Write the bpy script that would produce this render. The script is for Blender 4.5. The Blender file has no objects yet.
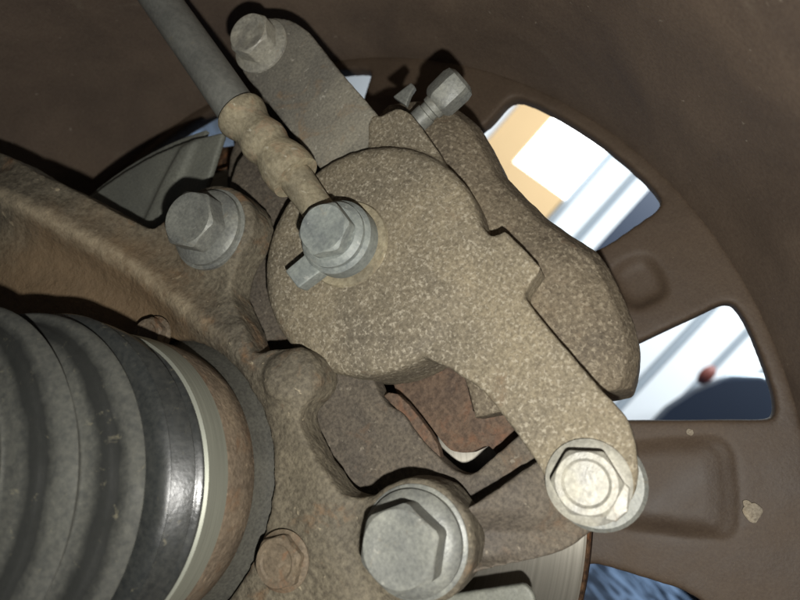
import bpy, bmesh, math, random
from mathutils import Vector, Matrix, noise
from mathutils.geometry import tessellate_polygon

# ------------------------------------------------------------------ frame of the place
# Everything is drawn in millimetres on planes square to the wheel axle: (a, b) across the axle, s along it (outboard).
# The world has the axle along +Y and up along +Z; the phone was held rolled by 40 degrees.
F = 600.0                       # focal length in pixels of an 800 px wide picture
DX = Vector((240 / F, 1.0, -140 / F)).normalized()     # axle direction seen from the lens
AX = DX.cross(Vector((0, 0, 1))).normalized()
BX = AX.cross(DX)
ROLL = math.radians(40)
CR, SR = math.cos(ROLL), math.sin(ROLL)
LENS_Z = 0.397
AXLE = (-126.5, -21.0)

def W(a, b, s):
    return Vector(((a * CR - b * SR) / 1000, s / 1000, (a * SR + b * CR) / 1000 + LENS_Z))

def P(u, v, s):
    """trace point: where the sight line of a photo point meets the plane s"""
    r = Vector(((u - 400) / F, 1.0, (300 - v) / F))
    p = r * (s / r.dot(DX))
    return (p.dot(AX), p.dot(BX))

def camvec(v):
    q = (v.dot(AX), v.dot(BX), v.dot(DX))
    return Vector((q[0] * CR - q[1] * SR, q[2], q[0] * SR + q[1] * CR))

scene = bpy.context.scene
col = scene.collection

# ------------------------------------------------------------------ camera
RIGHT, FWD, UP = camvec(Vector((1, 0, 0))), camvec(Vector((0, 1, 0))), camvec(Vector((0, 0, 1)))
LENS = Vector((0, 0, LENS_Z))
cam = bpy.data.cameras.new('camera')
cam.sensor_width = 36
cam.lens = 36 * F / 800
cam.clip_start, cam.clip_end = 0.005, 100
cam.dof.use_dof = True
cam.dof.focus_distance = 0.165
cam.dof.aperture_fstop = 15
camo = bpy.data.objects.new('camera', cam)
col.objects.link(camo)
m = Matrix((RIGHT, UP, -FWD)).transposed().to_4x4()
m.translation = LENS
camo.matrix_world = m
scene.camera = camo

# ------------------------------------------------------------------ world and lamps
world = bpy.data.worlds.new('World')
scene.world = world
world.use_nodes = True
bg = world.node_tree.nodes['Background']
bg.inputs[0].default_value = (0.80, 0.88, 1.0, 1)
bg.inputs[1].default_value = 0.030

fl = bpy.data.lights.new('phone_flash', 'POINT')        # the phone's flash, beside and below its lens
fl.energy = 1.6
fl.color = (1.0, 0.98, 0.93)
fl.shadow_soft_size = 0.0022
flo = bpy.data.objects.new('phone_flash', fl)
col.objects.link(flo)
flo.location = LENS + RIGHT * 0.008 - UP * 0.024 - FWD * 0.004

ar = bpy.data.lights.new('added_wall_light', 'AREA')   # unseen area lamp, added to light the far wall
ar.shape = 'RECTANGLE'
ar.size, ar.size_y = 4.0, 0.5
ar.energy = 250
ar.color = (0.88, 0.95, 1.0)
aro = bpy.data.objects.new('added_wall_light', ar)
col.objects.link(aro)
aro.location = (-0.6, 2.6, 2.9)
aro.rotation_euler = (math.radians(38), 0, 0)

scene.view_settings.view_transform = 'Standard'
scene.view_settings.look = 'None'
scene.view_settings.exposure = 0.0
scene.view_settings.gamma = 1.0
scene.cycles.use_denoising = True
scene.cycles.max_bounces = 6
scene.cycles.sample_clamp_indirect = 4

# ------------------------------------------------------------------ materials
def srgb(r, g, b):
    def f(c):
        c /= 255
        return c / 12.92 if c <= 0.04045 else ((c + 0.055) / 1.055) ** 2.4
    return (f(r), f(g), f(b), 1)

class NT:
    def __init__(self, name):
        self.m = bpy.data.materials.new(name)
        self.m.use_nodes = True
        self.t = self.m.node_tree
        self.b = self.t.nodes['Principled BSDF']
        self.tc = self.t.nodes.new('ShaderNodeTexCoord')
    def n(self, typ, **kw):
        x = self.t.nodes.new(typ)
        for k, v in kw.items():
            setattr(x, k, v)
        return x
    def l(self, a, b):
        self.t.links.new(a, b)
    def noise(self, scale, detail=4, rough=0.6, dist=0.0, vec=None):
        x = self.n('ShaderNodeTexNoise')
        x.inputs['Scale'].default_value = scale
        x.inputs['Detail'].default_value = detail
        x.inputs['Roughness'].default_value = rough
        x.inputs['Distortion'].default_value = dist
        self.l(vec or self.tc.outputs['Object'], x.inputs['Vector'])
        return x.outputs['Fac']
    def ramp(self, fac, stops, interp='LINEAR'):
        x = self.n('ShaderNodeValToRGB')
        x.color_ramp.interpolation = interp
        e = x.color_ramp.elements
        while len(e) < len(stops):
            e.new(0.5)
        for i, (p, c) in enumerate(stops):
            e[i].position = p
            e[i].color = c if len(c) == 4 else (*c, 1)
        self.l(fac, x.inputs[0])
        return x.outputs[0]
    def mix(self, fac, a, b, mode='MIX'):
        x = self.n('ShaderNodeMix', data_type='RGBA', blend_type=mode)
        for i, v in ((0, fac), (6, a), (7, b)):
            if hasattr(v, 'is_output'):
                self.l(v, x.inputs[i])
            else:
                x.inputs[i].default_value = v
        return x.outputs[2]
    def math(self, op, a, b=0.0):
        x = self.n('ShaderNodeMath', operation=op)
        for i, v in ((0, a), (1, b)):
            if hasattr(v, 'is_output'):
                self.l(v, x.inputs[i])
            else:
                x.inputs[i].default_value = v
        return x.outputs[0]
    def bump(self, h, dist, strength=1.0, prev=None):
        x = self.n('ShaderNodeBump')
        x.inputs['Strength'].default_value = strength
        x.inputs['Distance'].default_value = dist
        self.l(h, x.inputs['Height'])
        if prev is not None:
            self.l(prev, x.inputs['Normal'])
        return x.outputs[0]

BW = lambda lo, hi: [(lo, (0, 0, 0, 1)), (hi, (1, 1, 1, 1))]

def grime(name, dark, light, rust=None, rust_amt=0.55, speck=None, rough=0.75, metallic=0.0, grain=900, relief=0.00035, patch=60, contrast=(0.36, 0.64), speck_lo=0.66, spec=0.3, spots=True, fine=False):
    """weathered cast or painted metal under road dust: mottled ground, fine grain, rust blooms, pale dirt specks"""
    k = NT(name)
    g = k.noise(grain, 5, 0.62)
    big = k.noise(patch, 5, 0.6, 0.6)
    c = k.mix(k.ramp(g, BW(*contrast)), dark, light)
    shade = k.ramp(big, [(0.3, (0.62, 0.62, 0.64, 1)), (0.7, (1.14, 1.12, 1.06, 1))])
    c = k.mix(1.0, c, shade, 'MULTIPLY')
    if rust:
        rb = k.math('MULTIPLY', k.ramp(k.noise(patch * 1.7, 7, 0.68, 1.0), BW(rust_amt, rust_amt + 0.16)), k.ramp(k.noise(grain * 0.5, 4, 0.6), BW(0.25, 0.6)))
        c = k.mix(rb, c, rust)
    if spots:
        sp = k.ramp(k.noise(grain * 0.42, 3, 0.5, 0.4), BW(speck_lo, speck_lo + 0.05))
        if fine:        # close-set pale flecks of dried dust, a few larger crumbs
            f2 = k.ramp(k.noise(grain * 0.95, 3, 0.55, 0.3), BW(0.53, 0.68))
            c = k.mix(k.math('MULTIPLY', f2, 0.75), c, speck)
            sp = k.math('MULTIPLY', sp, 0.55)
        c = k.mix(k.math('MULTIPLY', sp, 0.75), c, speck or light)
    k.l(c, k.b.inputs['Base Color'])
    rr = k.ramp(big, [(0.3, (rough - 0.12,) * 3), (0.7, (min(1, rough + 0.12),) * 3)])
    k.l(rr, k.b.inputs['Roughness'])
    k.b.inputs['Metallic'].default_value = metallic
    k.b.inputs['Specular IOR Level'].default_value = spec
    n1 = k.bump(k.noise(grain * 0.8, 6, 0.65), relief, 0.9)
    n2 = k.bump(k.noise(grain * 0.2, 4, 0.55), relief * 2.2, 0.6, n1)
    k.l(n2, k.b.inputs['Normal'])
    return k.m

M = {}
M['caliper'] = grime('dusty_cast_iron', srgb(104, 96, 81), srgb(138, 129, 110), rust=srgb(112, 92, 71), rust_amt=0.60, speck=srgb(164, 156, 138), grain=1150, relief=0.00024, patch=30, contrast=(0.36, 0.66), speck_lo=0.70, fine=True)
M['bridge'] = grime('dusty_cast_iron_dark', srgb(90, 81, 68), srgb(122, 112, 95), rust=srgb(104, 83, 64), rust_amt=0.60, speck=srgb(146, 136, 117), grain=1050, relief=0.00022, patch=34, speck_lo=0.72, fine=True)
M['arm'] = grime('dusty_zinc_arm', srgb(116, 113, 104), srgb(142, 138, 126), rust=srgb(132, 112, 88), rust_amt=0.56, speck=srgb(166, 162, 150), grain=1200, relief=0.00014, patch=46)
M['knuckle'] = grime('muddy_cast_knuckle', srgb(84, 78, 67), srgb(114, 107, 92), rust=srgb(116, 86, 58), rust_amt=0.55, speck=srgb(160, 148, 124), grain=800, relief=0.0004, patch=26, speck_lo=0.685)
def rust_zone(m_, colr, cx, cz, r0, r1):
    """rust bloom round the bore, ragged at its rim"""
    nt = m_.node_tree
    bs = nt.nodes['Principled BSDF']
    src = bs.inputs['Base Color'].links[0].from_socket
    N, Lk = nt.nodes.new, nt.links.new
    tc = N('ShaderNodeTexCoord'); sub = N('ShaderNodeVectorMath'); sub.operation = 'SUBTRACT'
    sub.inputs[1].default_value = (cx, 0, cz)
    sc = N('ShaderNodeVectorMath'); sc.operation = 'MULTIPLY'; sc.inputs[1].default_value = (1, 0, 1)
    ln = N('ShaderNodeVectorMath'); ln.operation = 'LENGTH'
    no_ = N('ShaderNodeTexNoise'); no_.inputs['Scale'].default_value = 70; no_.inputs['Detail'].default_value = 7; no_.inputs['Roughness'].default_value = 0.7
    ad = N('ShaderNodeMath'); ad.operation = 'MULTIPLY_ADD'; ad.inputs[1].default_value = 0.030
    rp = N('ShaderNodeValToRGB')
    rp.color_ramp.elements[0].position, rp.color_ramp.elements[0].color = r0, (0.85, 0.85, 0.85, 1)
    rp.color_ramp.elements[1].position, rp.color_ramp.elements[1].color = r1, (0, 0, 0, 1)
    mx = N('ShaderNodeMix'); mx.data_type = 'RGBA'
    n2 = N('ShaderNodeTexNoise'); n2.inputs['Scale'].default_value = 240; n2.inputs['Detail'].default_value = 6
    m2 = N('ShaderNodeMix'); m2.data_type = 'RGBA'
    m2.inputs[6].default_value = tuple(x * 0.62 for x in colr[:3]) + (1,); m2.inputs[7].default_value = colr
    Lk(tc.outputs['Object'], sub.inputs[0]); Lk(sub.outputs[0], sc.inputs[0]); Lk(sc.outputs[0], ln.inputs[0])
    Lk(tc.outputs['Object'], no_.inputs['Vector']); Lk(tc.outputs['Object'], n2.inputs['Vector'])
    Lk(no_.outputs['Fac'], ad.inputs[0]); Lk(ln.outputs['Value'], ad.inputs[2]); Lk(ad.outputs[0], rp.inputs[0])
    Lk(n2.outputs['Fac'], m2.inputs[0]); Lk(rp.outputs[0], mx.inputs[0]); Lk(src, mx.inputs[6]); Lk(m2.outputs[2], mx.inputs[7])
    Lk(mx.outputs[2], bs.inputs['Base Color'])
rust_zone(M['knuckle'], srgb(112, 92, 68), -0.044, -0.004, 0.054, 0.072)
M['rust'] = grime('rusty_iron', srgb(84, 64, 50), srgb(122, 98, 76), rust=srgb(122, 80, 50), rust_amt=0.50, speck=srgb(146, 124, 98), grain=1000, relief=0.0002, patch=50)
M['rust_band'] = grime('rust_filmed_steel', srgb(96, 85, 72), srgb(124, 111, 95), rust=srgb(108, 86, 66), rust_amt=0.54, speck=srgb(146, 130, 110), grain=800, relief=0.00025, patch=60)
M['bracket'] = grime('grey_cast_bracket', srgb(78, 72, 64), srgb(106, 98, 87), rust=srgb(100, 80, 62), rust_amt=0.56, speck=srgb(128, 120, 106), grain=1100, relief=0.00016, patch=40)
M['bracket_arm'] = M['bracket']
M['pad'] = grime('brown_pad_steel', srgb(80, 66, 55), srgb(110, 92, 77), rust=srgb(112, 80, 60), rust_amt=0.50, grain=900, relief=0.0002, patch=60)
M['dark_rust'] = grime('dark_flaking_rust', srgb(52, 38, 28), srgb(104, 78, 56), rust=srgb(110, 70, 42), rust_amt=0.48, grain=520, relief=0.0006, patch=90)
M['bolt'] = grime('zinc_bolt', srgb(110, 112, 108), srgb(132, 134, 128), rust=srgb(126, 116, 98), rust_amt=0.60, speck=srgb(150, 149, 140), rough=0.5, metallic=0.15, grain=1200, relief=0.00007, patch=90, spec=0.4, speck_lo=0.7)
M['bolt_pale'] = grime('pale_zinc_bolt', srgb(144, 142, 132), srgb(172, 170, 158), rust=srgb(132, 116, 98), rust_amt=0.58, speck=srgb(176, 172, 160), rough=0.5, metallic=0.1, grain=1000, relief=0.0001, patch=120, spec=0.4)
M['bolt_blue'] = grime('galvanised_banjo_bolt', srgb(124, 130, 128), srgb(146, 152, 148), rust=srgb(142, 136, 120), rust_amt=0.62, speck=srgb(164, 166, 160), rough=0.55, metallic=0.1, grain=900, relief=0.0001, patch=80, spec=0.4, speck_lo=0.7)
M['bolt_rust'] = grime('rust_stained_bolt', srgb(92, 82, 68), srgb(116, 104, 88), rust=srgb(116, 84, 60), rust_amt=0.54, rough=0.7, grain=1000, relief=0.00016, patch=90)
M['shield'] = grime('grey_shield_steel', srgb(106, 108, 101), srgb(122, 124, 116), rust=srgb(102, 96, 82), rust_amt=0.66, speck=srgb(136, 136, 126), rough=0.55, metallic=0.1, grain=1200, relief=0.00005, patch=20, speck_lo=0.74, spec=0.4)
M['shield_dark'] = grime('dark_grey_steel', srgb(70, 69, 64), srgb(88, 87, 80), rust=srgb(90, 80, 66), rust_amt=0.6, rough=0.6, grain=1200, relief=0.00006, patch=30, spots=False)
M['ferrule'] = grime('dusty_crimp_ferrule', srgb(126, 118, 98), srgb(154, 146, 124), rust=srgb(146, 122, 98), rust_amt=0.54, speck=srgb(174, 168, 150), grain=800, relief=0.0002, patch=70)
M['wheel'] = grime('brake_dust_brown_alloy', srgb(76, 63, 52), srgb(88, 75, 62), rust=srgb(95, 80, 65), rust_amt=0.62, speck=srgb(136, 122, 104), rough=0.6, grain=1500, relief=0.00006, patch=14, contrast=(0.30, 0.70), speck_lo=0.745, spec=0.3)
M['barrel'] = grime('brake_dust_brown_barrel', srgb(90, 77, 67), srgb(104, 91, 79), rust=srgb(110, 100, 87), rust_amt=0.62, speck=srgb(136, 126, 112), rough=0.6, grain=1100, relief=0.00007, patch=16, contrast=(0.30, 0.70), speck_lo=0.715, spec=0.3)
M['spatter'] = grime('pale_mud_spatter', srgb(128, 118, 102), srgb(164, 154, 136), grain=1200, relief=0.0003, patch=120)

def rubber(name, a, b, rough, stripes=False):
    k = NT(name)
    c = k.mix(k.ramp(k.noise(700, 5, 0.65), BW(0.35, 0.7)), a, b)
    c = k.mix(1.0, c, k.ramp(k.noise(35, 5, 0.6), [(0.3, (0.7, 0.7, 0.7, 1)), (0.7, (1.15, 1.15, 1.12, 1))]), 'MULTIPLY')
    dirt = k.ramp(k.noise(260, 6, 0.7, 0.5), BW(0.62, 0.72))
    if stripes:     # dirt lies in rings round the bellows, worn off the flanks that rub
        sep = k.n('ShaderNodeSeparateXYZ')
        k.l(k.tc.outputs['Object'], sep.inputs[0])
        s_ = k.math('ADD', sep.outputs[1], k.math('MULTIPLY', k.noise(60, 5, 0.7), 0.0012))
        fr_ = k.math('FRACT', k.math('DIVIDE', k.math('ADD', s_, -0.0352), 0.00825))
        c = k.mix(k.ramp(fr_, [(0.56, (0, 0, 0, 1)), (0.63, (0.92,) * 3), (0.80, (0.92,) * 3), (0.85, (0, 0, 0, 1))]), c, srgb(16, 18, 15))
    c = k.mix(k.math('MULTIPLY', dirt, 0.5), c, srgb(128, 122, 100))
    k.l(c, k.b.inputs['Base Color'])
    k.l(k.ramp(k.noise(90, 4), [(0.3, (rough - 0.1,) * 3), (0.7, (rough + 0.15,) * 3)]), k.b.inputs['Roughness'])
    k.l(k.bump(k.noise(900, 5, 0.6), 0.00005), k.b.inputs['Normal'])
    return k.m
M['boot'] = rubber('dusty_black_rubber', srgb(54, 55, 52), srgb(76, 76, 70), 0.8, True)
M['cuff'] = rubber('glossy_black_rubber', srgb(38, 40, 40), srgb(54, 55, 53), 0.3)
M['hose'] = rubber('grey_dusty_hose_rubber', srgb(104, 105, 100), srgb(124, 124, 118), 0.55)
M['tyre'] = rubber('tyre_rubber', srgb(30, 30, 30), srgb(44, 43, 42), 0.8)

def silver(name, colr, rough, scale_y=None):
    k = NT(name)
    mp = k.n('ShaderNodeMapping')
    k.l(k.tc.outputs['Object'], mp.inputs[0])
    mp.inputs['Scale'].default_value = (40, 2600, 40)
    g = k.noise(1.0, 4, 0.6, vec=mp.outputs[0])
    k.l(k.mix(k.ramp(g, BW(0.3, 0.7)), tuple(x * 0.72 for x in colr[:3]) + (1,), colr), k.b.inputs['Base Color'])
    k.b.inputs['Metallic'].default_value = 0.55
    k.b.inputs['Roughness'].default_value = rough
    k.l(k.bump(g, 0.00006), k.b.inputs['Normal'])
    return k.m
M['band'] = silver('machined_steel_band', srgb(150, 152, 140), 0.55)

def disc_mat():
    k = NT('scored_disc_steel')
    sep = k.n('ShaderNodeSeparateXYZ')
    k.l(k.tc.outputs['Object'], sep.inputs[0])
    r = k.math('SQRT', k.math('ADD', k.math('MULTIPLY', sep.outputs[0], sep.outputs[0]), k.math('MULTIPLY', sep.outputs[2], sep.outputs[2])))
    cmb = k.n('ShaderNodeCombineXYZ')
    k.l(r, cmb.inputs[0])
    g = k.noise(900, 6, 0.75, vec=cmb.outputs[0])          # rings worn by the pads
    c = k.mix(k.ramp(g, BW(0.3, 0.7)), srgb(120, 117, 107), srgb(156, 152, 142))
    k.l(c, k.b.inputs['Base Color'])
    k.b.inputs['Metallic'].default_value = 0.8
    k.b.inputs['Roughness'].default_value = 0.42
    k.b.inputs['Anisotropic'].default_value = 0.85
    k.b.inputs['Anisotropic Rotation'].default_value = 0.25
    tg = k.n('ShaderNodeTangent', direction_type='RADIAL', axis='Y')
    k.l(tg.outputs[0], k.b.inputs['Tangent'])
    k.l(k.bump(g, 0.00005, 0.6), k.b.inputs['Normal'])
    return k.m
M['disc'] = disc_mat()

def plain(name, c, rough=0.6, metallic=0.0, var=0.12, scale=3.0, emit=None, coat=0.0):
    k = NT(name)
    lo = tuple(x * (1 - var) for x in c[:3]) + (1,)
    k.l(k.mix(k.noise(scale, 5, 0.6), lo, c), k.b.inputs['Base Color'])
    k.b.inputs['Roughness'].default_value = rough
    k.b.inputs['Metallic'].default_value = metallic
    k.b.inputs['Coat Weight'].default_value = coat
    if emit:
        k.b.inputs['Emission Color'].default_value = (1, 1, 1, 1)
        k.b.inputs['Emission Strength'].default_value = emit
    return k.m

# ------------------------------------------------------------------ mesh helpers (all shapes as (verts, faces) in (a, b, s) millimetres)
def smooth_loop(pts, n=4):
    out, N = [], len(pts)
    for i in range(N):
        p0, p1, p2, p3 = (Vector(pts[(i + j) % N]) for j in (-1, 0, 1, 2))
        for j in range(n):
            t = j / n
            out.append(tuple(0.5 * (2 * p1 + (p2 - p0) * t + (2 * p0 - 5 * p1 + 4 * p2 - p3) * t * t + (3 * p1 - p0 - 3 * p2 + p3) * t ** 3)))
    return out

def trace(pix, s, n=4):
    pts = [P(u, v, s) for u, v in pix]
    return smooth_loop(pts, n) if n > 1 else pts

def circle(c, r, n=48, a0=0.0):
    return [(c[0] + r * math.cos(a0 + 2 * math.pi * i / n), c[1] + r * math.sin(a0 + 2 * math.pi * i / n)) for i in range(n)]

def polar(deg, r, c=AXLE):
    t = math.radians(deg)
    return (c[0] + r * math.cos(t), c[1] + r * math.sin(t))

def prism(loops, s0, s1):
    if not isinstance(loops[0][0], (tuple, list)):
        loops = [loops]
    flat = [p for L in loops for p in L]
    tri = tessellate_polygon([[Vector((x, y, 0)) for x, y in L] for L in loops])
    N = len(flat)
    near = s0 if callable(s0) else (lambda x, y: s0)
    vs = [(x, y, near(x, y)) for x, y in flat] + [(x, y, s1) for x, y in flat]
    fs = [tuple(t) for t in tri] + [tuple(i + N for i in reversed(t)) for t in tri]
    o = 0
    for L in loops:
        n = len(L)
        for i in range(n):
            j = (i + 1) % n
            fs.append((o + i, o + j, N + o + j, N + o + i))
        o += n
    return vs, fs

def lathe(profile, c, n=96, closed=False):
    """profile [(r, s)] turned about an axis parallel to the axle through c"""
    vs, fs = [], []
    for r, s in profile:
        cx, cy = c(s) if callable(c) else c
        for i in range(n):
            t = 2 * math.pi * i / n
            vs.append((cx + r * math.cos(t), cy + r * math.sin(t), s))
    K = len(profile)
    for k in range(K if closed else K - 1):
        k2 = (k + 1) % K
        for i in range(n):
            j = (i + 1) % n
            fs.append((k * n + i, k * n + j, k2 * n + j, k2 * n + i))
    if not closed:
        fs.append(tuple(range(n))[::-1])
        fs.append(tuple((K - 1) * n + i for i in range(n)))
    return vs, fs

def tube(path, radii, n=32, six=False):
    """round (or six-sided) bar along a path of (a, b, s) points"""
    pts = [Vector(p) for p in path]
    vs, fs = [], []
    ref = Vector((0, 0, 1))
    for k, p in enumerate(pts):
        t = (pts[min(k + 1, len(pts) - 1)] - pts[max(k - 1, 0)]).normalized()
        x = t.cross(ref).normalized()
        y = t.cross(x)
        for i in range(n):
            an = 2 * math.pi * i / n
            r = radii[k]
            if six:
                q = (an + math.pi / 6) % (math.pi / 3) - math.pi / 6
                r = min(r * math.cos(math.pi / 6) / math.cos(q), r * 0.97)
            vs.append(tuple(p + x * math.cos(an) * r + y * math.sin(an) * r))
    for k in range(len(pts) - 1):
        for i in range(n):
            j = (i + 1) % n
            fs.append((k * n + i, k * n + j, (k + 1) * n + j, (k + 1) * n + i))
    fs.append(tuple(range(n))[::-1])
    fs.append(tuple((len(pts) - 1) * n + i for i in range(n)))
    return vs, fs

def join(*solids):
    vs, fs = [], []
    for v, f in solids:
        o = len(vs)
        vs += v
        fs += [tuple(i + o for i in q) for q in f]
    return vs, fs

def thing(name, label, category, at, group=None):
    o = bpy.data.objects.new(name, None)
    o.empty_display_size = 0.02
    col.objects.link(o)
    o.location = at
    o['label'], o['category'] = label, category
    if group:
        o['group'] = group
    return o

def origin_of(parent):
    p = Vector((0, 0, 0))
    while parent is not None:
        p += parent.location
        parent = parent.parent
    return p

def put(name, solid, mat, parent=None, smooth=40, bevel=0.0, label=None, space='mm'):
    vs, fs = solid
    me = bpy.data.meshes.new(name)
    org = origin_of(parent)
    me.from_pydata([(W(*v) if space == 'mm' else Vector(v)) - org for v in vs], [], fs)
    bm = bmesh.new()
    bm.from_mesh(me)
    bmesh.ops.recalc_face_normals(bm, faces=bm.faces)
    if bevel:
        ed = [e for e in bm.edges if len(e.link_faces) == 2 and e.calc_face_angle(0) > math.radians(35)]
        bmesh.ops.bevel(bm, geom=ed, offset=bevel / 1000, segments=3, profile=0.6, affect='EDGES', clamp_overlap=True)
    bm.to_mesh(me)
    bm.free()
    o = bpy.data.objects.new(name, me)
    col.objects.link(o)
    o.parent = parent
    me.materials.append(mat)
    if smooth:
        me.shade_smooth()
        me.set_sharp_from_angle(angle=math.radians(smooth))
    if label:
        o['label'] = label
    return o

def cast(name, solids, mat, parent=None, voxel=0.8, soften=6, lump=0.25, lump_size=5.0, label=None, bend=None):
    """one continuous casting: solids fused, their joints filleted, the skin left uneven"""
    o = put(name, join(*solids), mat, parent, smooth=0)
    r = o.modifiers.new('fuse', 'REMESH')
    r.mode = 'VOXEL'
    r.voxel_size = voxel / 1000
    sm = o.modifiers.new('fillet', 'SMOOTH')
    sm.factor, sm.iterations = 0.5, soften
    dg = bpy.context.evaluated_depsgraph_get()
    me = bpy.data.meshes.new_from_object(o.evaluated_get(dg))
    o.modifiers.clear()
    old = o.data
    o.data = me
    me.name = name
    bpy.data.meshes.remove(old)
    import numpy as np
    if bend:
        n = len(me.vertices)
        co = np.empty(n * 3, 'f4')
        me.vertices.foreach_get('co', co)
        co = co.reshape(-1, 3)
        org = origin_of(parent)
        x, z = (co[:, 0] + org.x) * 1000, (co[:, 2] + org.z - LENS_Z) * 1000
        co[:, 1] += bend(x * CR + z * SR, -x * SR + z * CR) / 1000
        me.vertices.foreach_set('co', co.ravel())
        me.update()
    if lump:
        n = len(me.vertices)
        co = np.empty(n * 3, 'f4'); no = np.empty(n * 3, 'f4')
        me.vertices.foreach_get('co', co)
        me.vertex_normals.foreach_get('vector', no)
        co = co.reshape(-1, 3); no = no.reshape(-1, 3)
        k = 1000 / lump_size
        f = np.array([noise.noise(Vector(c) * k) + 0.5 * noise.noise(Vector(c) * k * 2.7) for c in co.tolist()], 'f4')
        co += no * (f * lump / 1000)[:, None]
        me.vertices.foreach_set('co', co.ravel())
        me.update()
    me.shade_smooth()
    if label:
        o['label'] = label
    return o

def hex_head(c, s_base, s_top, af, turn, dish=0.5):
    """hexagon head with a 30 degree chamfer, facing inboard"""
    n, r0 = 72, af / 2 * 0.97
    vs, fs = [], []
    rings = []
    def hexr(t):
        q = (t - turn) % (math.pi / 3) - math.pi / 6
        return af / 2 / math.cos(q) if abs(q) < math.pi / 6 - 0.06 else af / 2 / math.cos(math.pi / 6 - 0.06)
    def ring(fr, fsz):
        i0 = len(vs)
        for i in range(n):
            t = 2 * math.pi * i / n
            r = fr(t)
            vs.append((c[0] + r * math.cos(t), c[1] + r * math.sin(t), fsz(r)))
        rings.append(i0)
    ring(hexr, lambda r: s_base)
    ring(hexr, lambda r: s_top + max(0, r - r0) * 0.6 + 0.25)
    ring(lambda t: r0, lambda r: s_top)
    ring(lambda t: r0 * 0.80, lambda r: s_top)
    ring(lambda t: r0 * 0.70, lambda r: s_top + dish)
    ring(lambda t: r0 * 0.3, lambda r: s_top + dish * 0.9)
    for k in range(len(rings) - 1):
        for i in range(n):
            j = (i + 1) % n
            fs.append((rings[k] + i, rings[k] + j, rings[k + 1] + j, rings[k + 1] + i))
    fs.append(tuple(rings[-1] + i for i in range(n)))
    fs.append(tuple(range(n))[::-1])
    return vs, fs

def flange_bolt(parent, name, c, s_seat, height, af, flange_r, flange_h, turn, mat, washer=None, dish=0.22, label=None):
    h = put(name, hex_head(c, s_seat, s_seat - height, af, math.radians(turn), dish), mat, parent, smooth=28, label=label)
    put('flange', lathe([(flange_r - 0.5, s_seat + 0.3), (flange_r, s_seat - 0.2), (flange_r, s_seat - flange_h * 0.45), (flange_r - 0.5, s_seat - flange_h * 0.6), (af * 0.53, s_seat - flange_h)], c, 64), mat, h, smooth=35)
    if washer:
        put('washer', lathe([(washer, s_seat + 1.4), (washer, s_seat + 0.1), (washer - 0.4, s_seat - 0.15), (flange_r * 0.6, s_seat - 0.15)], c, 64), M['bolt'], h, smooth=35)
    return h

# ================================================================== the setting: workshop floor
k = NT('floor_painted_reflections')
blot = k.ramp(k.noise(9, 3, 0.5, 0.8), [(0.47, (0, 0, 0, 1)), (0.56, (1, 1, 1, 1))])  # blue light reflected in the floor, painted as pale and dark blotches
cc = k.mix(blot, srgb(6, 10, 16), srgb(112, 132, 158))
k.l(k.mix(k.math('MULTIPLY', k.noise(14, 3), 0.3), cc, srgb(76, 98, 128)), k.b.inputs['Base Color'])
k.b.inputs['Roughness'].default_value = 0.35
g = put('floor', ([(-6, -1.2, 0), (6, -1.2, 0), (6, 6, 0), (-6, 6, 0)], [(0, 1, 2, 3)]), k.m, smooth=0, space='m')
g['kind'] = 'structure'

def box(x0, x1, y0, y1, z0, z1):
    vs = [(x, y, z) for x in (x0, x1) for y in (y0, y1) for z in (z0, z1)]
    return vs, [(0, 1, 3, 2), (4, 5, 7, 6), (0, 1, 5, 4), (2, 3, 7, 6), (0, 2, 6, 4), (1, 3, 7, 5)]

WY = 5.0
tan = plain('tan_plaster', srgb(226, 190, 140), 0.8, scale=2)
white = plain('white_panel_paint', srgb(232, 234, 234), 0.5, scale=1.5, var=0.06)
jointm = plain('grey_joint', srgb(150, 158, 164), 0.7)
frame_w = plain('white_frame_paint', srgb(238, 240, 242), 0.4)
navy = plain('dark_blue_paint', srgb(24, 36, 54), 0.55)
wall = put('wall', box(-9, 4, WY + 0.06, WY + 0.3, 0, 4), jointm, smooth=0, space='m')
wall['kind'] = 'structure'
# tan plaster field round the bright window
for nm, bx in (('plaster_field', (-2.66, -2.33, 0.0, 4.0)), ('plaster_field', (-2.33, -1.74, 0.0, 1.52)), ('plaster_field', (-2.33, -1.74, 2.75, 4.0))):
    put(nm, box(bx[0] + 0.001, bx[1] - 0.001, WY, WY + 0.055, bx[2], bx[3]), tan, wall, smooth=0, space='m')
win = put('window', box(-2.33, -1.74, WY + 0.02, WY + 0.05, 1.52, 2.75), plain('daylit_pane', (0.9, 0.95, 1, 1), 0.2, emit=3.2), wall, smooth=0, space='m')
put('frame', box(-2.74, -2.68, WY - 0.03, WY + 0.05, 0, 4), frame_w, wall, smooth=0, space='m')
x = -1.66
for i in range(12):
    put('panel', box(x, x + 0.21 + 0.02 * (i % 2), WY + 0.01, WY + 0.055, 0.02, 4), white, wall, bevel=6, smooth=0, space='m')
    x += 0.285
x = -8.9
for i in range(6):
    put('panel', box(x, x + 0.96, WY + 0.01, WY + 0.055, 0.02, 4), white, wall, bevel=6, smooth=0, space='m')
    x += 1.03
po = put('steel_post', join(box(-0.97, -0.76, 3.9, 4.06, 0, 3.9), box(-1.03, -0.70, 3.84, 4.12, 0, 0.02)), navy, bevel=8, smooth=0, space='m')
po['label'], po['category'] = 'dark blue steel post standing before the white panelled wall', 'post'

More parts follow.
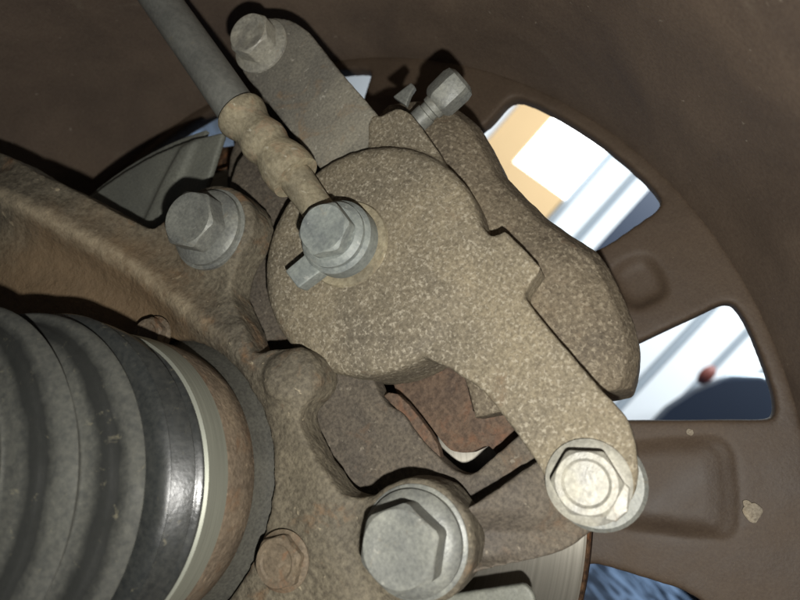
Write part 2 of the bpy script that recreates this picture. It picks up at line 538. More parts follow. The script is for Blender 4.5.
# parked car: only its nose shows through the wheel
def car():
    t = thing('parked_car', 'dark blue parked car with rounded nose in front of white panelled wall', 'car', (2.0, 4.0, 0))
    prof = [(0.06, 0.28), (-0.03, 0.45), (-0.03, 0.62), (0.0, 0.76), (0.06, 0.90), (0.16, 1.00), (0.32, 1.05), (0.5, 1.06), (0.95, 1.08), (1.5, 1.46), (2.6, 1.50), (3.5, 1.40), (3.95, 1.0), (4.0, 0.5), (3.9, 0.28)]
    sec = [(-0.80, 0.90), (-0.72, 0.97), (-0.4, 1.0), (0, 1.01), (0.4, 1.0), (0.72, 0.97), (0.80, 0.90)]
    vs, fs = [], []
    n = len(prof)
    for y, k in sec:
        for px, pz in prof:
            vs.append((2 + (px - 2) * (0.985 + 0.015 * (k - 0.9) / 0.11), 4.0 + y, 0.28 + (pz - 0.28) * (0.96 + 0.04 * (k - 0.9) / 0.11)))
    for j in range(len(sec) - 1):
        for i in range(n):
            q = (i + 1) % n
            fs.append((j * n + i, j * n + q, (j + 1) * n + q, (j + 1) * n + i))
    fs.append(tuple(range(n)))
    fs.append(tuple((len(sec) - 1) * n + i for i in range(n))[::-1])
    put('body', (vs, fs), navy, t, smooth=50, space='m')
    glass = plain('dark_glass', srgb(14, 20, 28), 0.08)
    put('side_window', ([(3.0, 3.19, 1.06), (3.5, 3.19, 1.36), (5.0, 3.19, 1.34), (5.4, 3.19, 1.06), (3.0, 3.23, 1.06), (3.5, 3.23, 1.36), (5.0, 3.23, 1.34), (5.4, 3.23, 1.06)], [(0, 1, 2, 3), (7, 6, 5, 4), (0, 1, 5, 4), (1, 2, 6, 5), (2, 3, 7, 6), (3, 0, 4, 7)]), glass, t, smooth=0, space='m')
    highlight = plain('highlight_metal', srgb(206, 218, 226), 0.25, metallic=0.6)
    put('bonnet_highlight', tube_m([(0.07, 3.24, 0.86), (0.10, 3.23, 0.91), (0.19, 3.22, 0.985), (0.33, 3.22, 1.03), (0.5, 3.22, 1.04)], 0.016), highlight, t, space='m')  # added bright bar, stands in for the highlight along the nose edge
    put('headlight', ball_m((0.42, 3.21, 0.86), (0.09, 0.05, 0.07)), plain('lamp_lens', srgb(170, 196, 214), 0.1), t, space='m')
    put('wing_mirror', ball_m((0.015, 3.22, 0.84), (0.032, 0.03, 0.055)), plain('reddish_brown_plastic', srgb(120, 62, 52), 0.5), t, space='m', label='reddish brown rounded housing')
    for wx in (0.85, 3.2):
        w = put('wheel', disc_m((wx, 3.24, 0.30), 0.30, 0.18), plain('car_tyre', srgb(24, 24, 24), 0.8), t, space='m')
        put('rim', disc_m((wx, 3.12, 0.30), 0.19, 0.07), plain('car_rim', srgb(150, 154, 158), 0.4, 0.7), w, space='m')
    return t

def tube_m(pts, r, n=12):
    vs, fs = [], []
    ps = [Vector(p) for p in pts]
    for k, p in enumerate(ps):
        d = (ps[min(k + 1, len(ps) - 1)] - ps[max(0, k - 1)]).normalized()
        x = d.cross(Vector((0, 1, 0))).normalized()
        y = d.cross(x)
        vs += [tuple(p + x * r * math.cos(6.28318 * i / n) + y * r * math.sin(6.28318 * i / n)) for i in range(n)]
    for k in range(len(ps) - 1):
        fs += [(k * n + i, k * n + (i + 1) % n, (k + 1) * n + (i + 1) % n, (k + 1) * n + i) for i in range(n)]
    fs += [tuple(range(n))[::-1], tuple((len(ps) - 1) * n + i for i in range(n))]
    return vs, fs

def ball_m(c, r, n=20, m_=12):
    vs = [(c[0] + r[0] * math.sin(math.pi * (j + 0.02) / (m_ - 0.96)) * math.cos(6.28318 * i / n), c[1] + r[1] * math.sin(math.pi * (j + 0.02) / (m_ - 0.96)) * math.sin(6.28318 * i / n), c[2] + r[2] * math.cos(math.pi * (j + 0.02) / (m_ - 0.96))) for j in range(m_) for i in range(n)]
    fs = [(j * n + i, j * n + (i + 1) % n, (j + 1) * n + (i + 1) % n, (j + 1) * n + i) for j in range(m_ - 1) for i in range(n)]
    return vs, fs + [tuple(range(n)), tuple((m_ - 1) * n + i for i in range(n))]

def disc_m(c, r, w, n=40):
    prof = [(0.1 * r, 0), (0.9 * r, 0), (r, 0.12 * w), (r, 0.88 * w), (0.9 * r, w), (0.1 * r, w)]
    vs = [(c[0] + q * math.cos(6.28318 * i / n), c[1] + y, c[2] + q * math.sin(6.28318 * i / n)) for q, y in prof for i in range(n)]
    fs = [(j * n + i, j * n + (i + 1) % n, (j + 1) * n + (i + 1) % n, (j + 1) * n + i) for j in range(len(prof) - 1) for i in range(n)]
    return vs, fs + [tuple(range(n)), tuple((len(prof) - 1) * n + i for i in range(n))]
car()

# ================================================================== road wheel
AT = W(*AXLE, 204)
wheel = thing('road_wheel', 'brown brake-dusted alloy wheel seen from behind with paired spoke openings', 'wheel', W(*AXLE, 215))
prof = [(171.0, 206), (172.3, 200), (174.6, 192), (176.6, 183), (177.2, 176), (178.6, 170), (180.4, 160), (181.0, 150), (181.2, 140), (182, 128), (184, 112), (185, 90), (185.4, 70), (186, 55), (188, 47), (192, 42), (196, 42), (196, 46), (192, 50), (190, 60), (189, 90), (187, 125), (185.6, 150), (184, 168), (181, 185), (179, 194), (184, 208), (194, 214), (194, 219), (184, 219), (176, 214), (170, 212)]
put('rim_barrel', lathe(prof, AXLE, 256, closed=True), M['barrel'], wheel, smooth=60)

def window_loop(corners):
    """opening between spokes, its corners rounded"""
    pts = [Vector(polar(a, r)) for a, r in corners]
    out, N = [], len(pts)
    for i in range(N):
        p0, p1, p2 = pts[i - 1], pts[i], pts[(i + 1) % N]
        rr = 6.0
        d0, d1 = (p0 - p1), (p2 - p1)
        r_ = min(rr, d0.length * 0.45, d1.length * 0.45)
        e0, e1 = p1 + d0.normalized() * r_, p1 + d1.normalized() * r_
        for j in range(6):
            t = j / 5
            out.append(tuple(e0 * (1 - t) ** 2 + p1 * 2 * t * (1 - t) + e1 * t * t))
    return out

def arc(a0, a1, r, n=5):
    return [(a0 + (a1 - a0) * i / n, r) for i in range(n + 1)]
holes, pockets = [], []
for q in range(5):
    z = 72 * q
    big = [(36.0 + z, 166.0)] + arc(39 + z, 57 + z, 166.8, 4) + [(60.6 + z, 166.2), (61.4 + z, 153), (63.6 + z, 142), (63.6 + z, 112), (52 + z, 102), (48 + z, 100), (44 + z, 106), (36.0 + z, 140)]
    small = [(10.4 + z, 166.0)] + arc(13 + z, 21 + z, 167, 3) + [(23.3 + z, 166), (22.2 + z, 136), (21 + z, 112), (17 + z, 106), (12.9 + z, 112), (12.5 + z, 124)]
    holes += [window_loop(big), window_loop(small)]
    pockets.append(smooth_loop([polar(a + z, r) for a, r in ((8.6, 152), (4, 153), (-1.0, 152), (-2.0, 146), (-2.4, 130), (-3.0, 110), (-3, 95), (9, 95), (9.2, 115), (9.4, 140))], 3))
    pockets.append(smooth_loop([polar(a + z, r) for a, r in ((32.6, 151), (29.5, 153), (26.6, 151), (26.2, 146), (26.4, 139), (29.5, 137), (32.8, 139))], 3))
def shrink(lp, d):
    N = len(lp)
    cx, cy = sum(p[0] for p in lp) / N, sum(p[1] for p in lp) / N
    f = 1 - d / 14
    return [(cx + (x - cx) * f, cy + (y - cy) * f) for x, y in lp]
outer = circle(AXLE, 172.4, 160)
inner = circle(AXLE, 58, 64)
face = cast('spoke_face', [prism([outer, inner] + holes + [shrink(p, 1.8 * j) for p in pockets], 204 + 1.2 * j, 205.4 + 1.2 * j) for j in range(3)] + [prism([outer, inner] + holes, 207.2, 211.5)], M['wheel'], wheel, voxel=1.1, soften=11, lump=0.12, lump_size=14)
put('hub_centre', lathe([(30, 204), (60, 203), (60, 216), (30, 216)], AXLE, 64, closed=True), M['wheel'], wheel)
for (u, v, s, r) in ((752, 512, 203.6, 2.6), (747, 504, 203.7, 1.1), (690, 432, 203.8, 1.0)):
    a, b = P(u, v, s)
    random.seed(int(u))
    lp = [(a + r * random.uniform(0.75, 1.2) * math.cos(t * 0.6283), b + r * random.uniform(0.75, 1.2) * math.sin(t * 0.6283)) for t in range(10)]
    put('mud_spot', prism(smooth_loop(lp, 2), s - 0.5, s + 0.8), M['spatter'], wheel, smooth=60, bevel=0.3)
tp = [(194, 44), (205, 34), (235, 27), (265, 30), (285, 38), (297, 52), (300, 75), (301, 128), (300, 182), (296, 206), (284, 222), (262, 230), (232, 233), (205, 227), (195, 217), (192, 214), (191, 205), (190.5, 130), (192, 60), (194, 48)]
put('tyre', lathe(tp, AXLE, 128, closed=True), M['tyre'], wheel)

# ================================================================== brake disc
DISC_S = 176.0
disc = thing('brake_disc', 'scored steel brake disc with rusty edge under the caliper', 'brake disc', W(*AXLE, 181))
R_D = 114.0
put('friction_ring', lathe([(62, DISC_S), (R_D - 1.2, DISC_S), (R_D - 0.4, DISC_S + 0.5), (R_D - 0.4, DISC_S + 9.5), (R_D - 1.2, DISC_S + 10), (62, DISC_S + 10)], AXLE, 256, closed=True), M['disc'], disc, smooth=30)
put('rusty_rim', lathe([(R_D - 0.9, DISC_S + 0.7), (R_D + 0.1, DISC_S - 0.1), (R_D + 0.5, DISC_S + 0.8), (R_D + 0.5, DISC_S + 9.2), (R_D - 0.2, DISC_S + 9.8), (R_D - 0.9, DISC_S + 9)], AXLE, 256, closed=True), M['dark_rust'], disc, smooth=60, label='rusted outer edge of the disc')
put('hat', lathe([(58, DISC_S + 2), (62.5, DISC_S + 1), (62.5, DISC_S + 9), (58, DISC_S + 26), (36, DISC_S + 26), (36, DISC_S + 22), (55, DISC_S + 22)], AXLE, 96, closed=True), M['rust'], disc)

# ================================================================== dust shield
SH = 154.0
shield = thing('dust_shield', 'thin grey pressed steel shield behind the muddy knuckle', 'dust shield', W(*AXLE, SH))
ring_out = [polar(a, 117) for a in range(106, 347, 4)]
lp_out = [P(205, 190, SH), P(224, 131, SH)] + [polar(a, 114.6) for a in range(100, 334, 3)] + [P(534, 640, SH), P(536, 596, SH), P(525, 583, SH), P(440, 596, SH), P(380, 605, SH)] + [polar(a, 48) for a in range(330, 95, -8)]
rib = [P(140, 232, SH), P(158, 232, SH), P(180, 180, SH), P(196, 142, SH), P(183, 147, SH), P(165, 180, SH)]
cast('plate', [prism(lp_out, SH, SH + 2.8), prism(rib, SH - 1.3, SH + 1)], M['shield'], shield, voxel=0.75, soften=10, lump=0.1, lump_size=12)
lip = [polar(a, 115.4) for a in range(100, 345, 3)] + [polar(a, 119.4) for a in range(342, 98, -3)]
put('rolled_lip', prism(lip, SH + 4, SH + 6), M['shield'], shield, bevel=0.5)

# ================================================================== driveshaft with boot
shaft = thing('driveshaft', 'driveshaft joint with ribbed black rubber boot beside the knuckle', 'driveshaft', W(*AXLE, 60))
put('joint_housing', lathe([(20, 113.5), (36.6, 113.5), (37.6, 114.3), (37.6, 121.2), (30, 121.4)], AXLE, 160), M['band'], shaft, smooth=30, label='bare silver machined band')
put('rusty_collar', lathe([(30, 121.35), (37.4, 121.35), (37.5, 122), (37.2, 128), (36.3, 133.6), (35.6, 134.6), (30, 134.8)], AXLE, 160), M['rust_band'], shaft, smooth=40, label='rust filmed rear collar of the joint')
put('seal_ring', lathe([(30, 134.4), (35.0, 134.4), (35.3, 136), (37.0, 140), (40.4, 143), (40.4, 148), (30, 148)], AXLE, 160), M['shield_dark'], shaft, smooth=50)
def lean(s):      # the shaft leans in the joint, so the bellows walk off the wheel axis
    k_ = max(0.0, 115.0 - s)
    return (AXLE[0] - k_ * 1.0 * min(1, k_ / 6) - 0.5 * max(0.0, 102.0 - s), AXLE[1] - k_ * 0.10)
put('boot_cuff', lathe([(30, 114.4), (36.3, 114.3), (37.2, 113.8), (37.3, 113.2), (36.4, 112.8), (36.4, 112.3), (37.4, 112), (39.2, 111), (40.2, 109.6), (40.8, 108.4), (40.9, 107.4), (41.5, 107), (41.4, 106.2), (40, 105.6), (36, 105.2), (30, 105)], lean, 192), M['cuff'], shaft, smooth=60, label='glossy black boot end')
bp = [(30, 106.6), (35.2, 106.6), (37.6, 105.2), (40.7, 103.9), (41.2, 103.3), (41.2, 102.5), (40.7, 101.7), (39.2, 101.3), (38.8, 100.8), (38.7, 100.3), (38.0, 99.8), (36.8, 99.2), (36.2, 98.35), (38.84, 96.95), (42.3, 95.65), (42.8, 95.05), (42.8, 94.25), (42.3, 93.45), (40.8, 93.05), (40.4, 92.55), (40.3, 92.05), (39.6, 91.55), (38.4, 90.95), (35.8, 90.1), (38.6, 88.7), (42.3, 87.4), (42.8, 86.8), (42.8, 86.0), (42.3, 85.2), (40.8, 84.8), (40.4, 84.3), (40.3, 83.8), (39.6, 83.3), (38.4, 82.7), (34, 81.85), (36.8, 80.45), (40.5, 79.15), (41, 78.55), (41, 77.75), (40.5, 76.95), (39.0, 76.55), (38.6, 76.05), (38.5, 75.55), (37.8, 75.05), (36.6, 74.45), (33, 73.2), (31, 71), (33, 69.6), (36, 68.6), (36, 67.6), (33, 66), (29, 63), (24, 59), (19, 54), (17, 48), (16.6, 40), (15, 39)]
sp = []
for i in range(len(bp) - 1):      # finer profile
    for j in range(4):
        p0, p1, p2, p3 = (Vector(bp[max(0, min(len(bp) - 1, i + q))]) for q in (-1, 0, 1, 2))
        t = j / 4
        sp.append(tuple(0.5 * (2 * p1 + (p2 - p0) * t + (2 * p0 - 5 * p1 + 4 * p2 - p3) * t * t + (3 * p1 - p0 - 3 * p2 + p3) * t ** 3)))
put('boot', lathe(sp + [bp[-1]], lean, 192), M['boot'], shaft, smooth=70, label='ribbed black rubber bellows')
put('shaft_bar', lathe([(12, 60), (12, 30), (12, 0), (12, -60)], lean, 48), M['rust'], shaft)

# ================================================================== steering knuckle
KN = 136.0
knuckle = thing('steering_knuckle', 'muddy cast iron knuckle plate around the ribbed boot', 'knuckle', W(*AXLE, 150))
ko = [(-330, 480), (-300, 300), (-220, 170), (-100, 125), (0, 153), (32, 170), (55, 181), (82, 194), (110, 209), (135, 222), (150, 226), (168, 212), (185, 194), (210, 184), (232, 187), (248, 203), (252, 222), (244, 244), (230, 268), (224, 286), (230, 304), (244, 328), (257, 353), (272, 349), (291, 349), (311, 361), (319, 377), (313, 394), (302, 408), (302, 426), (312, 448), (325, 470), (339, 490), (353, 498), (377, 496), (409, 491), (431, 494), (449, 506), (461, 523), (466, 540), (459, 570), (440, 588), (412, 606), (385, 660), (330, 760), (150, 860), (-120, 800), (-280, 660)]
L_out = trace(ko, KN)
bore = circle(AXLE, 39.4, 72)
mount_lo, mount_hi = (-47.4, -26.5), (-118.0, 50.9)
import numpy as np
crest = smooth_loop([P(u, v, KN) for u, v in ((-260, 250), (-100, 168), (0, 196), (50, 214), (95, 238), (140, 270), (190, 312), (236, 348), (280, 392), (312, 440), (322, 490), (322, 530), (330, 640), (150, 780), (-100, 760), (-260, 560))], 36)
crest = np.array(crest, 'f4')
def knuckle_bend(a, b):
    """inboard sweep of the steering arm side and the rounded ridge round the bore"""
    q = np.clip((-128 - a) / 62, 0, 1)
    ds = -15 * q * q * (3 - 2 * q)
    d2 = np.full(a.shape, 1e9, 'f4')
    for cx, cy in crest:
        d2 = np.minimum(d2, (a - cx) ** 2 + (b - cy) ** 2)
    r = np.hypot(a - AXLE[0] + 26, b - AXLE[1])
    q2 = np.clip((78 - r) / 18, 0, 1)
    lo = np.clip((-80 - a) / 30, 0, 1)
    return ds - 6.0 * np.exp(-d2 / 44.0) * (0.35 + 0.65 * lo) + 3.5 * q2 * lo
def on_knuckle(u, v):      # trace on the swept face
    s = KN
    for _ in range(6):
        a, b = P(u, v, s)
        q = min(1, max(0, (-128 - a) / 62))
        s = KN - 15 * q * q * (3 - 2 * q)
    return (a, b)
L_out = smooth_loop([on_knuckle(u, v) for u, v in ko], 4)
kn_solids = [
    prism([L_out, bore], KN + 1.0, KN + 12),
    lathe([(11, KN - 0.2), (13.2, KN - 0.2), (13.8, KN + 0.6), (14.0, KN + 12), (11, KN + 12)], mount_lo, 48),
    lathe([(11, KN - 0.2), (13.0, KN - 0.2), (13.4, KN + 0.6), (13.6, KN + 12), (11, KN + 12)], mount_hi, 48),
    lathe([(3, KN - 1.6), (6.0, KN - 1.0), (7.8, KN + 1.0), (8.2, KN + 12), (3, KN + 12)], P(291, 376, KN), 40),
    lathe([(3, KN + 0.6), (8.0, KN + 0.6), (8.6, KN + 1.5), (9, KN + 12), (3, KN + 12)], P(287, 560, KN), 40),
]
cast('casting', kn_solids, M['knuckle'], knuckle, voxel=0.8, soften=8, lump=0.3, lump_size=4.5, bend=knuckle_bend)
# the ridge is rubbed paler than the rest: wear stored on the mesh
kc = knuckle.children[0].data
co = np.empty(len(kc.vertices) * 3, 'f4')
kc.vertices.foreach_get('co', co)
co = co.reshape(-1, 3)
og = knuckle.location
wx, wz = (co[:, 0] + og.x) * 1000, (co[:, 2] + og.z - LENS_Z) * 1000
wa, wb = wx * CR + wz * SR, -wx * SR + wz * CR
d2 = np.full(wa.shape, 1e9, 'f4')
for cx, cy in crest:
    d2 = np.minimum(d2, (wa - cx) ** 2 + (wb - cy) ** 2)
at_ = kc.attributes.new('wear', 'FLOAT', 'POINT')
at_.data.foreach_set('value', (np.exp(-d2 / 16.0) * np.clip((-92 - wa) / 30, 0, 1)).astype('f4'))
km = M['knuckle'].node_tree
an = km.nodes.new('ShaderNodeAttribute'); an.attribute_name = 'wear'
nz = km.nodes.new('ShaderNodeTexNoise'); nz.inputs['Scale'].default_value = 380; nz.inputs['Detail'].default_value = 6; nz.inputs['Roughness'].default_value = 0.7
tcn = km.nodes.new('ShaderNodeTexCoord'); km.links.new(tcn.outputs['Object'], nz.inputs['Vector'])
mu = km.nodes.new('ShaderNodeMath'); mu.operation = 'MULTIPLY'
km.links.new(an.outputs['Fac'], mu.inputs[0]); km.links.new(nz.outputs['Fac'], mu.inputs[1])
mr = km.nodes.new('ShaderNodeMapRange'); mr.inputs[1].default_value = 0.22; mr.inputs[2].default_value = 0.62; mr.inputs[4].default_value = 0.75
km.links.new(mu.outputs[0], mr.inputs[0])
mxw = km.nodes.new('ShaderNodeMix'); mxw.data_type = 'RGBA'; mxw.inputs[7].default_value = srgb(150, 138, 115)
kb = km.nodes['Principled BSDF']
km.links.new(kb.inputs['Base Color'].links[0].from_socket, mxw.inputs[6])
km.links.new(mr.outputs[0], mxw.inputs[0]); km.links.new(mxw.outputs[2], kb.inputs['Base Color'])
flange_bolt(knuckle, 'mounting_bolt', mount_lo, KN - 0.4, 10.0, 16.6, 11.6, 3.6, 25, M['bolt'], washer=12.6, label='grey zinc flange bolt at the lower caliper mounting')
flange_bolt(knuckle, 'mounting_bolt', mount_hi, KN - 0.4, 9.5, 15.6, 11.4, 3.4, 50, M['bolt'], washer=12.4, label='grey zinc flange bolt at the upper caliper mounting')
flange_bolt(knuckle, 'hub_bolt', P(285, 560, KN), KN - 0.6, 3.4, 11.5, 7.2, 1.2, 20, M['bolt_rust'], dish=0.3, label='rust stained low hub bolt')
flange_bolt(knuckle, 'hub_bolt', P(153, 336, 136), 136.9, 3.8, 9.5, 6.0, 1.2, 20, M['bolt_rust'], dish=0.3, label='rust stained hub bolt half hidden by the boot')

# ================================================================== caliper bracket
BK = 151.0
slide_lo, slide_hi = (-10.5, -9.8), (-117.4, 118.5)
bracket = thing('caliper_bracket', 'grey brown cast bracket bolted behind the knuckle, carrying the caliper', 'bracket', W(-50, 0, 170))
arm_lo = trace([(400, 505), (450, 512), (480, 502), (508, 482), (536, 462), (580, 440), (620, 440), (640, 462), (638, 496), (613, 519), (588, 536), (560, 554), (532, 560), (480, 568), (440, 590), (400, 580)], 147, 3)
body = trace([(230, 180), (246, 150), (280, 150), (320, 200), (350, 300), (378, 392), (402, 413), (418, 436), (438, 457), (453, 470), (472, 474), (495, 455), (540, 425), (575, 470), (540, 520), (440, 560), (350, 545), (318, 470), (306, 410), (262, 360), (228, 300), (222, 240)], 153, 3)
up = [P(225, 190, 163), P(262, 70, 163), P(285, 55, 163), P(310, 70, 163), P(320, 190, 163)]
cast('casting', [prism(arm_lo, lambda x, y: 138.8 + 14.2 * min(1.0, max(0.0, (x + 36) / 26)), 167), prism(body, 153, 161), prism(smooth_loop(up, 3), 163, 175), lathe([(4, 153), (10.2, 153), (11.2, 153), (11.4, 170), (4, 170)], slide_lo, 40)], M['bracket'], bracket, voxel=0.8, soften=6, lump=0.18, lump_size=5)
for c, s0 in (((slide_lo[0] + 1.6, slide_lo[1] - 0.4), 147.5), (slide_hi, 156.0)):
    put('guide_pin', lathe([(4, s0), (9.8, s0), (10.7, s0 + 0.8), (10.7, s0 + 4), (8, s0 + 5), (8, s0 + 12), (4, s0 + 12)], c, 40), M['bolt'], bracket, smooth=35)

# ================================================================== brake pads
pad = thing('brake_pad', 'rust brown inner brake pad glimpsed below the caliper', 'brake pad', W(*P(470, 430, 168), 170))
put('backing_plate', prism(trace([(392, 380), (450, 360), (520, 380), (560, 420), (548, 462), (520, 474), (504, 464), (489, 446), (472, 452), (458, 452), (446, 446), (424, 418)], 165, 3), 165, 170), M['pad'], pad, bevel=0.6)
put('friction_lining', prism(trace([(430, 360), (520, 380), (540, 430), (512, 452), (489, 444), (472, 449), (446, 440), (424, 410)], 170, 2), 170.02, 175.6), M['dark_rust'], pad, bevel=0.4)
put('anti_rattle_clip', prism([P(u, v, 163) for u, v in ((506, 470), (527, 456), (532, 463), (512, 477))], 162, 164), M['bolt'], pad, bevel=0.4)
put('pad_ear', prism([P(u, v, 163) for u, v in ((505, 448), (520, 438), (536, 452), (520, 466), (508, 472))], 164, 166), M['pad'], pad, bevel=0.4)
clip = put('clip_strip', prism(trace([(384, 396), (398, 394), (420, 418), (438, 445), (441, 466), (434, 457), (416, 436), (402, 414)], 155, 2), 154.6, 158), M['pad'], bracket, bevel=0.4)
opad = thing('brake_pad', 'flaking rusty end of the outer brake pad beside the hose fitting', 'brake pad', W(*P(228, 165, 190), 192))
put('backing_plate', prism([P(u, v, 190) for u, v in ((204, 152), (246, 146), (262, 180), (240, 200), (206, 184))], 188, 197), M['dark_rust'], opad, bevel=0.6)

# ================================================================== brake caliper
CA = 141.5
HC = (-69.8, 43.4)
caliper = thing('brake_caliper', 'dusty beige cast iron brake caliper with round piston housing', 'brake caliper', W(*HC, 185))
housing = lathe([(4, CA), (20, CA + 0.05), (28.5, CA + 0.5), (31.2, CA + 1.3), (32.6, CA + 2.8), (33.0, CA + 5), (33.2, CA + 24), (32.0, CA + 30), (4, CA + 30)], HC, 96)
low_arm = trace([(430, 200), (470, 215), (500, 250), (524, 296), (560, 342), (600, 388), (628, 420), (636, 448), (638, 480), (628, 505), (606, 521), (582, 521), (562, 508), (550, 486), (537, 462), (512, 427), (484, 392), (450, 368), (420, 340)], CA + 3, 3)
tab = [P(u, v, CA + 3) for u, v in ((470, 210), (490, 238), (505, 231), (521, 246), (541, 268), (526, 290), (522, 305), (480, 300))]
sector = []
cs = [(90, 153.5), (114, 152.5), (127, 154.5), (133.5, 157.5), (136.6, 163), (136.8, 171), (136.5, 198), (84, 198), (84, 189), (121, 189), (121, 173), (90, 171)]
NA = 64
edge_tab = [(14.0, 127.5), (16, 130.8), (18.4, 133.6), (21, 134.8), (28, 135.6), (31, 135.4), (34, 132.4), (38, 129.9), (43, 129.4), (46.5, 130.0), (50.5, 134.2), (54, 137.4), (58, 138.6), (62, 137), (66.5, 132)]
def edge_r(an):      # outline of the bridge seen along the axle: flattened in the middle
    for (a0, r0), (a1, r1) in zip(edge_tab, edge_tab[1:]):
        if an <= a1:
            q = (an - a0) / (a1 - a0)
            return r0 + (r1 - r0) * q
    return edge_tab[-1][1]
angs = [15.0 + (66.0 - 15.0) * i / NA for i in range(NA + 1)]
sv, sf = [], []
for i, an in enumerate(angs):
    k_ = edge_r(an) / 136.8
    for r, s in cs:
        a, b = polar(an, r * (k_ if r > 110 else 1))
        sv.append((a, b, s))
nc = len(cs)
for i in range(NA):
    for j in range(nc):
        q = (j + 1) % nc
        sf.append((i * nc + j, i * nc + q, (i + 1) * nc + q, (i + 1) * nc + j))
sf += [tuple(range(nc))[::-1], tuple(NA * nc + j for j in range(nc))]
tri_fix = []
for q in sf:
    if len(q) > 4:
        pl = tessellate_polygon([[Vector((cs[i % nc][0], cs[i % nc][1], 0)) for i in q]])
        tri_fix += [(q[t[0]], q[t[1]], q[t[2]]) for t in pl]
    else:
        tri_fix.append(q)
boss = trace([(366, 118), (378, 113), (394, 104), (409, 111), (426, 134), (445, 165), (440, 200), (370, 200)], CA + 3, 2)
cast('housing', [housing, prism(low_arm, CA + 1.6, CA + 14), prism(tab, CA + 2.4, CA + 18), prism(boss, CA + 4.9, CA + 26)], M['caliper'], caliper, voxel=0.7, soften=5, lump=0.16, lump_size=3, label='beige speckled round piston housing with lower arm')
cast('bridge', [(sv, tri_fix)], M['bridge'], caliper, voxel=0.8, soften=3, lump=0.16, lump_size=4, label='darker bridge reaching over the disc')
up_arm = trace([(243, 72), (262, 96), (290, 131), (318, 166), (350, 200), (390, 190), (394, 140), (377, 114), (339, 70), (316, 41), (305, 29), (290, 20), (268, 18), (248, 28), (238, 50)], CA + 5.5, 3)
cast('upper_arm', [prism(up_arm, CA + 5.2, CA + 14.5)], M['arm'], caliper, voxel=0.7, soften=4, lump=0.12, lump_size=5, label='grey flat arm running up to the guide bolt')
flange_bolt(caliper, 'guide_bolt', slide_lo, CA + 1.3, 6.0, 13.2, 9.2, 1.4, 63, M['bolt_pale'], dish=0.5, label='pale flange bolt with rusty centre at the lower arm')
flange_bolt(caliper, 'guide_bolt', P(262, 47, CA + 5), CA + 5.0, 8.2, 13.4, 9.8, 2.2, 40, M['bolt_pale'], dish=0.3, label='pale zinc flange bolt at the upper arm')
put('lock_tab', prism([P(u, v, CA) for u, v in ((618, 476), (630, 488), (628, 512), (616, 522), (604, 520))], CA - 0.2, CA + 1.4), M['bolt_pale'], caliper, bevel=0.4)
# bleed nipple
n0, n1, n2 = (*P(408, 127, 152), 153.5), (*P(437, 101, 151), 152), (*P(461, 78, 150), 151)
v0, v1, v2 = Vector(n0), Vector(n1), Vector(n2)
L = lambda t: tuple(v0.lerp(v1, t))
L2 = lambda t: tuple(v1.lerp(v2, t))
bl = put('bleed_nipple', tube([L(0), L(0.6), L(0.62), L(0.75), L(0.78), L(1)], [3.4, 3.4, 3.0, 3.0, 3.6, 3.8], 24), M['bolt'], caliper, smooth=35, label='grey bleed nipple with square dust cap')
put('cap', tube([L2(-0.1), L2(0.0), L2(0.1), L2(0.75), L2(0.95), L2(1.05)], [4.2, 5.2, 5.6, 5.7, 5.2, 3.6], 24, six=True), M['bolt'], bl, smooth=30)
put('lit_shard', prism([P(u, v, 154) for u, v in ((394, 98), (412, 84), (416, 88), (411, 96), (407, 107))], 153, 155), M['bolt'], bl, bevel=0.5, smooth=40)  # added shard standing in for a lit bit of metal, not a strap

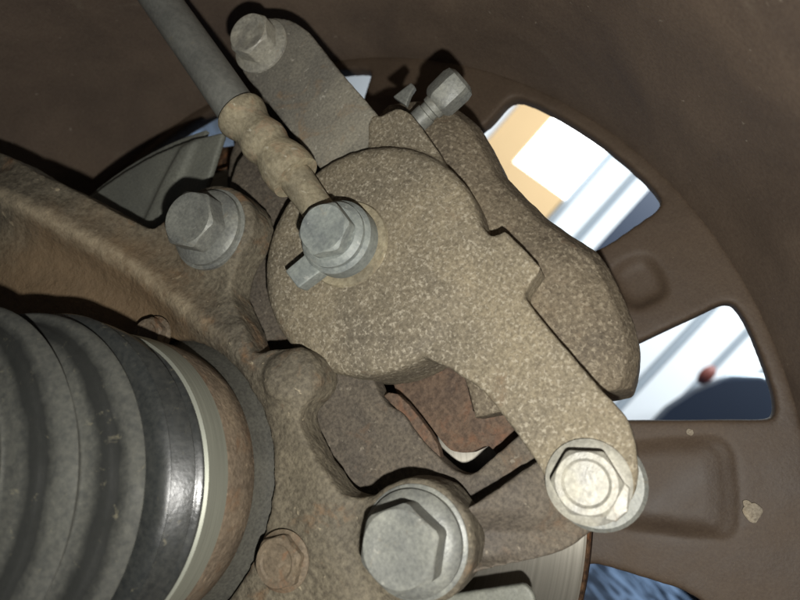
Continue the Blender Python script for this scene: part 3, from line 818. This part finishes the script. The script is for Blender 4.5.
# ================================================================== brake hose
hose = thing('brake_hose', 'grey rubber brake hose with crimped fitting bolted to the caliper', 'brake hose', W(*P(240, 113, 131), 131))
h_end = Vector((*P(241, 115, 131), 131))
f_end = Vector((*P(296, 178, 135.5), 135.5))
path = [Vector((*P(-60, -320, 100), 100)), Vector((*P(30, -185, 112), 112)), Vector((*P(100, -86, 121), 121)), Vector((*P(157, -5, 126), 126)), Vector((*P(200, 56, 129), 129)), h_end, h_end.lerp(f_end, 0.15)]
fine = []
for i in range(len(path) - 1):
    for j in range(8):
        p0, p1, p2, p3 = (path[max(0, min(len(path) - 1, i + q))] for q in (-1, 0, 1, 2))
        t = j / 8
        fine.append(tuple(0.5 * (2 * p1 + (p2 - p0) * t + (2 * p0 - 5 * p1 + 4 * p2 - p3) * t * t + (3 * p1 - p0 - 3 * p2 + p3) * t ** 3)))
put('hose', tube(fine, [6.1] * len(fine), 40), M['hose'], hose, smooth=60)
fd = lambda t: tuple(h_end.lerp(f_end, t))
fr = [(-0.01, 5.6), (-0.01, 7.5), (0.03, 7.7), (0.10, 7.2), (0.18, 6.3), (0.26, 6.0), (0.33, 6.5), (0.42, 7.1), (0.50, 6.8), (0.56, 6.2), (0.62, 6.1), (0.70, 6.9), (0.80, 7.5), (0.92, 7.6), (1.0, 7.3), (1.0, 3.0)]
put('ferrule', tube([fd(t) for t, r in fr], [r for t, r in fr], 40), M['ferrule'], hose, smooth=60, label='dusty beige crimped ferrule')
BJ = (-75.0, 46.4)
bj0 = Vector((*BJ, 136.6))
put('fitting_neck', tube([fd(0.97), tuple(f_end.lerp(bj0, 0.4)), tuple(f_end.lerp(bj0, 0.9))], [5.0, 4.6, 4.6], 32), M['ferrule'], hose, smooth=60)
eye = put('banjo_eye', lathe([(5, 140.4), (9.4, 140.4), (10.2, 139.6), (10.2, 134.8), (9.2, 133.8), (5, 133.8)], BJ, 64), M['bolt_blue'], hose, smooth=35)
put('locating_peg', prism([(x, y) for x, y in (P(289, 273, 137), P(302, 290, 137), P(326, 272, 137), P(314, 252, 137))], 134.6, 139.6), M['bolt_blue'], eye, bevel=0.8, smooth=35)
put('copper_washer', lathe([(6, 141.9), (12.0, 141.9), (12.4, 141.4), (12.0, 140.6), (6, 140.5)], BJ, 64), M['ferrule'], eye, smooth=50)
bb = put('banjo_bolt', hex_head(BJ, 133.0, 127.2, 13.0, math.radians(10), 0.15), M['bolt_blue'], hose, smooth=28, label='blue grey galvanised hexagon bolt')
put('flange', lathe([(5, 133.8), (9.0, 133.7), (9.0, 132.6), (7.4, 131.4), (5, 131.8)], BJ, 64), M['bolt_blue'], bb, smooth=35)
